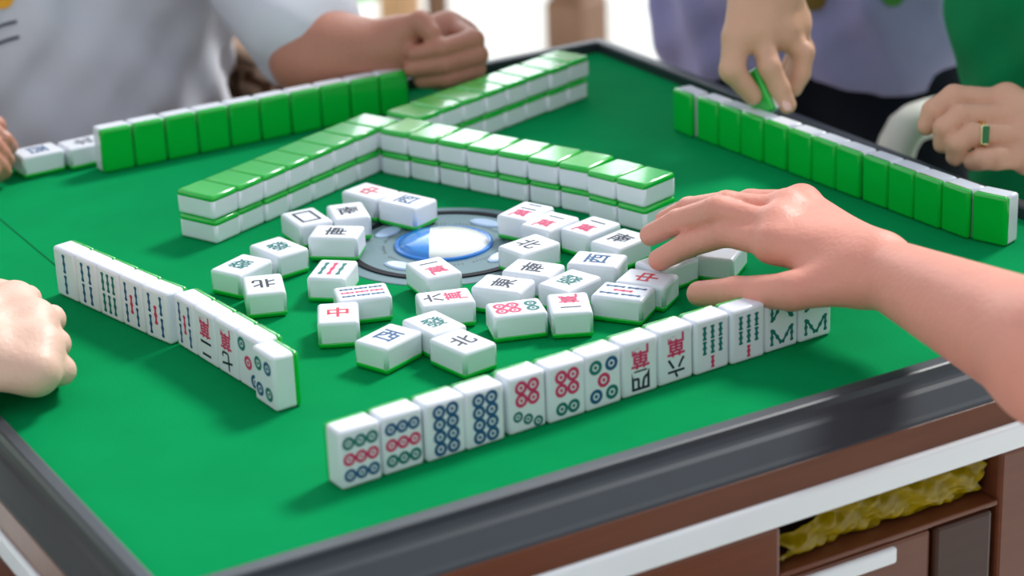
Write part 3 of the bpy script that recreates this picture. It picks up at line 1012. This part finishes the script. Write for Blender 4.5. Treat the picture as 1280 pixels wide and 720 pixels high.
# ring
def finger_ring():
    a, b = RINGJ['a'], RINGJ['b']; d = (b-a)/np.linalg.norm(b-a)
    c = a+(b-a)*.86
    n = CAM-c; n = n-d*(n@d); n /= np.linalg.norm(n)
    root = empty('finger_ring', c)
    tag(root, 'gold ring with an oblong green stone on a finger at the right edge', 'ring')
    bm = bmesh.new()
    s = np.cross(d, n); r = .0101
    ring = [n*r*math.cos(t)+s*r*math.sin(t) for t in np.linspace(0, 2*PI, 33)]
    add_tube(bm, ring, .0017, 8, False)
    link('band', bm_mesh(bm), M['gold'], root, smooth=True)
    R = Matrix((Vector(s), Vector(d), Vector(n))).transposed().to_4x4()
    for nm, sx, sy, z0, z1, m in (('setting', .0088, .0040, .0075, .0112, 'gemedge'), ('gemstone', .0074, .0030, .009, .0132, 'gem')):
        bm = bmesh.new()
        add_box(bm, -sx, sx, -sy, sy, z0, z1, min(sx, sy)*.45, 2)
        bmesh.ops.transform(bm, matrix=R, verts=bm.verts)
        link(nm, bm_mesh(bm), M[m], root)
finger_ring()

# tile between thumb and finger
def held_tile():
    b = atd(965, 140, LD+.004); t = atd(945, 94, LD+.006)
    y = (t-b)/np.linalg.norm(t-b)
    n = CAM-b; n = n-y*(n@y); n /= np.linalg.norm(n); s = np.cross(y, n)     # s: to the right in the photo
    th = math.radians(52)
    back = n*math.cos(th)-s*math.sin(th)      # direction the green back faces
    z = -back; x = np.cross(y, z)
    R = Matrix((Vector(x), Vector(y), Vector(z))).transposed().to_4x4()
    r = tile((0, 0, 0), (0, 0, 0), (0, L/2, 0), None, False, 'tilted green-backed tile held between thumb and finger above the right row')
    r.rotation_euler = R.to_euler(); r.location = b
held_tile()

# printed motifs on the shirts, laid on the cloth
def prints(shirt, root, items, view):
    me = shirt.data; org = Vector(root.location)
    bvh = BVHTree.FromPolygons([v.co+org for v in me.vertices], [p.vertices[:] for p in me.polygons])
    for name, m, kind, px, size in items:
        bm = bmesh.new()
        def hit(x, y):
            o = Vector(atd(x, y, 1.2)); d = (o-Vector(CAM)).normalized()
            p, nn, _, _ = bvh.ray_cast(o, d)
            return None if p is None else p-d*.0025-org
        if kind == 'disc':
            n = 20; x0, y0 = px
            ctr = hit(x0, y0)
            ring = [hit(x0+size*math.cos(2*PI*k/n), y0+size*.95*math.sin(2*PI*k/n)) for k in range(n)]
            ring = [p for p in ring if p is not None]
            if ctr is None or len(ring) < 6: bm.free(); continue
            c = bm.verts.new(ctr); vs = [bm.verts.new(p) for p in ring]
            for k in range(len(vs)): bm.faces.new((c, vs[k], vs[(k+1) % len(vs)]))
        else:
            rows = []
            for k in range(15):
                t = k/14; x = px[0]+(px[2]-px[0])*t; y = px[1]+(px[3]-px[1])*t-4*math.sin(PI*t)
                a, b = hit(x, y-size/2), hit(x, y+size/2)
                if a is not None and b is not None: rows.append((bm.verts.new(a), bm.verts.new(b)))
            for (a, b), (c, d) in zip(rows, rows[1:]): bm.faces.new((a, b, d, c))
        link(name, bm_mesh(bm), M[m], root)
prints(JF['shirt'], FAR, [('printed_badge', 'orangeprint', 'disc', (3, -2), 14), ('printed_stroke', 'darkprint', 'line', (-30, 50, 21, 27), 4),
                          ('printed_stroke', 'darkprint', 'line', (-30, 72, 24, 46), 4)], None)
prints(JL['shirt'], LAV, [('printed_leaf', 'greenprint', 'disc', (1116, -6), 15), ('printed_leaf', 'oliveprint', 'disc', (1016, -2), 17)], None)

# ------------------------------------------------------------------ chairs, posts, curtain behind the table
def wicker_chair(loc, rz, label, group=None):
    t = empty('wicker_armchair', (loc[0], loc[1], FLOOR), (0, 0, rz)); tag(t, label, 'chair', group)
    def weave(x0, x1, z0, z1, n, y=0.0, along='x'):
        bm = bmesh.new(); k = max(4, int((z1-z0)/.024))
        for i in range(k):
            z = z0+(z1-z0)*(i+.5)/k
            pts = []
            for j in range(n*4+1):
                u = x0+(x1-x0)*j/(n*4); o = .006*math.sin(PI*j/2+PI*(i % 2))
                pts.append((u, y+o, z) if along == 'x' else (y+o, u, z))
            add_tube(bm, pts, .0085, 5)
        for j in range(n+1):
            u = x0+(x1-x0)*j/n
            add_tube(bm, [(u, y, z0), (u, y, z1)] if along == 'x' else [(y, u, z0), (y, u, z1)], .006, 5)
        return bm_mesh(bm)
    link('seat', box_mesh(-.27, .27, -.25, .27, .29, .34, .02), M['paleseat'], t)
    link('backrest', weave(-.27, .27, .43, .86, 9, .27), M['wicker'], t, smooth=True)
    for sx in (-.312, .312):
        link('side_panel', box_mesh(sx-.004, sx+.004, -.24, .26, .33, .70), M['wickerdark'], t)
        a = link('armrest', weave(-.25, .27, .33, .72, 8, sx, 'y'), M['wicker'], t, smooth=True)
        bm = bmesh.new(); add_tube(bm, smooth_pts([(sx, -.26, .42), (sx, -.26, .705), (sx, -.20, .73), (sx, .20, .74), (sx, .28, .78)]), .017, 10)
        link('arm_rail', bm_mesh(bm), M['wicker'], a, smooth=True)
        for y in (-.24, .26):
            bm = bmesh.new(); add_tube(bm, [(sx*.95, y, 0), (sx*.95, y, .42)], .017, 10)
            link('leg', bm_mesh(bm), M['wickerdark'], t, smooth=True)
    return t
wicker_chair((.245, 1.25), math.radians(8), 'woven rattan armchair under the person in the white T-shirt', 'rattan armchairs')
wicker_chair((1.70, 3.45), math.radians(150), 'pale rattan armchair on the paving behind the brown forearm', 'rattan armchairs')

def plastic_chair(loc, rz):
    t = empty('plastic_armchair', (loc[0], loc[1], FLOOR), (0, 0, rz))
    tag(t, 'white moulded armchair beside the dark trousers, under the person in dark green', 'chair')
    link('seat', box_mesh(-.24, .24, -.24, .24, .30, .325, .012), M['whiteplastic'], t)
    link('cushion', box_mesh(-.21, .21, -.21, .21, .326, .35, .01, 3), M['cushion'], t)
    bm = bmesh.new()
    for x in (-.18, -.06, .06, .18): add_tube(bm, smooth_pts([(x, .23, .31), (x, .27, .65), (x*.95, .30, .84)]), .022, 10)
    add_tube(bm, smooth_pts([(-.24, .285, .78), (-.1, .31, .86), (.1, .31, .86), (.24, .285, .78)]), .026, 10)
    link('backrest', bm_mesh(bm), M['whiteplastic'], t, smooth=True)
    for sx in (-1, 1):
        bm = bmesh.new()
        add_tube(bm, smooth_pts([(sx*.25, .26, .70), (sx*.27, .10, .685), (sx*.27, -.14, .675), (sx*.265, -.235, .63), (sx*.255, -.24, .31)]), .021, 12)
        link('armrest', bm_mesh(bm), M['whiteplastic'], t, smooth=True)
        for y in (-.21, .21):
            bm = bmesh.new(); add_tube(bm, [(sx*.25, y*1.1, 0), (sx*.215, y, .31)], [.018, .026], 10)
            link('leg', bm_mesh(bm), M['whiteplastic'], t, smooth=True)
    return t
plastic_chair((1.30, .375), math.radians(-90))

def post(p, w, m, label, h=2.9):
    bm = bmesh.new(); add_box(bm, -w/2, w/2, -w/2, w/2, 0.12, h, .008)
    t = empty('timber_post', (p[0], p[1], FLOOR), (0, 0, .4)); tag(t, label, 'post')
    link('shaft', bm_mesh(bm), M[m], t)
    bm = bmesh.new(); add_box(bm, -w*.62, w*.62, -w*.62, w*.62, 0, .125, .01)
    link('foot', bm_mesh(bm), M[m], t)
p = at(722, 62, FLOOR); post(p, .088, 'post', 'thick brown timber post behind the far corner of the table')
p = at(501, 30, FLOOR); post(p, .062, 'tanpost', 'slim tan timber post behind the brown fist')

# ------------------------------------------------------------------ stand the whole place on a floor at z = 0
for o in list(S.objects):
    if o.parent is None: o.location.z += -FLOOR
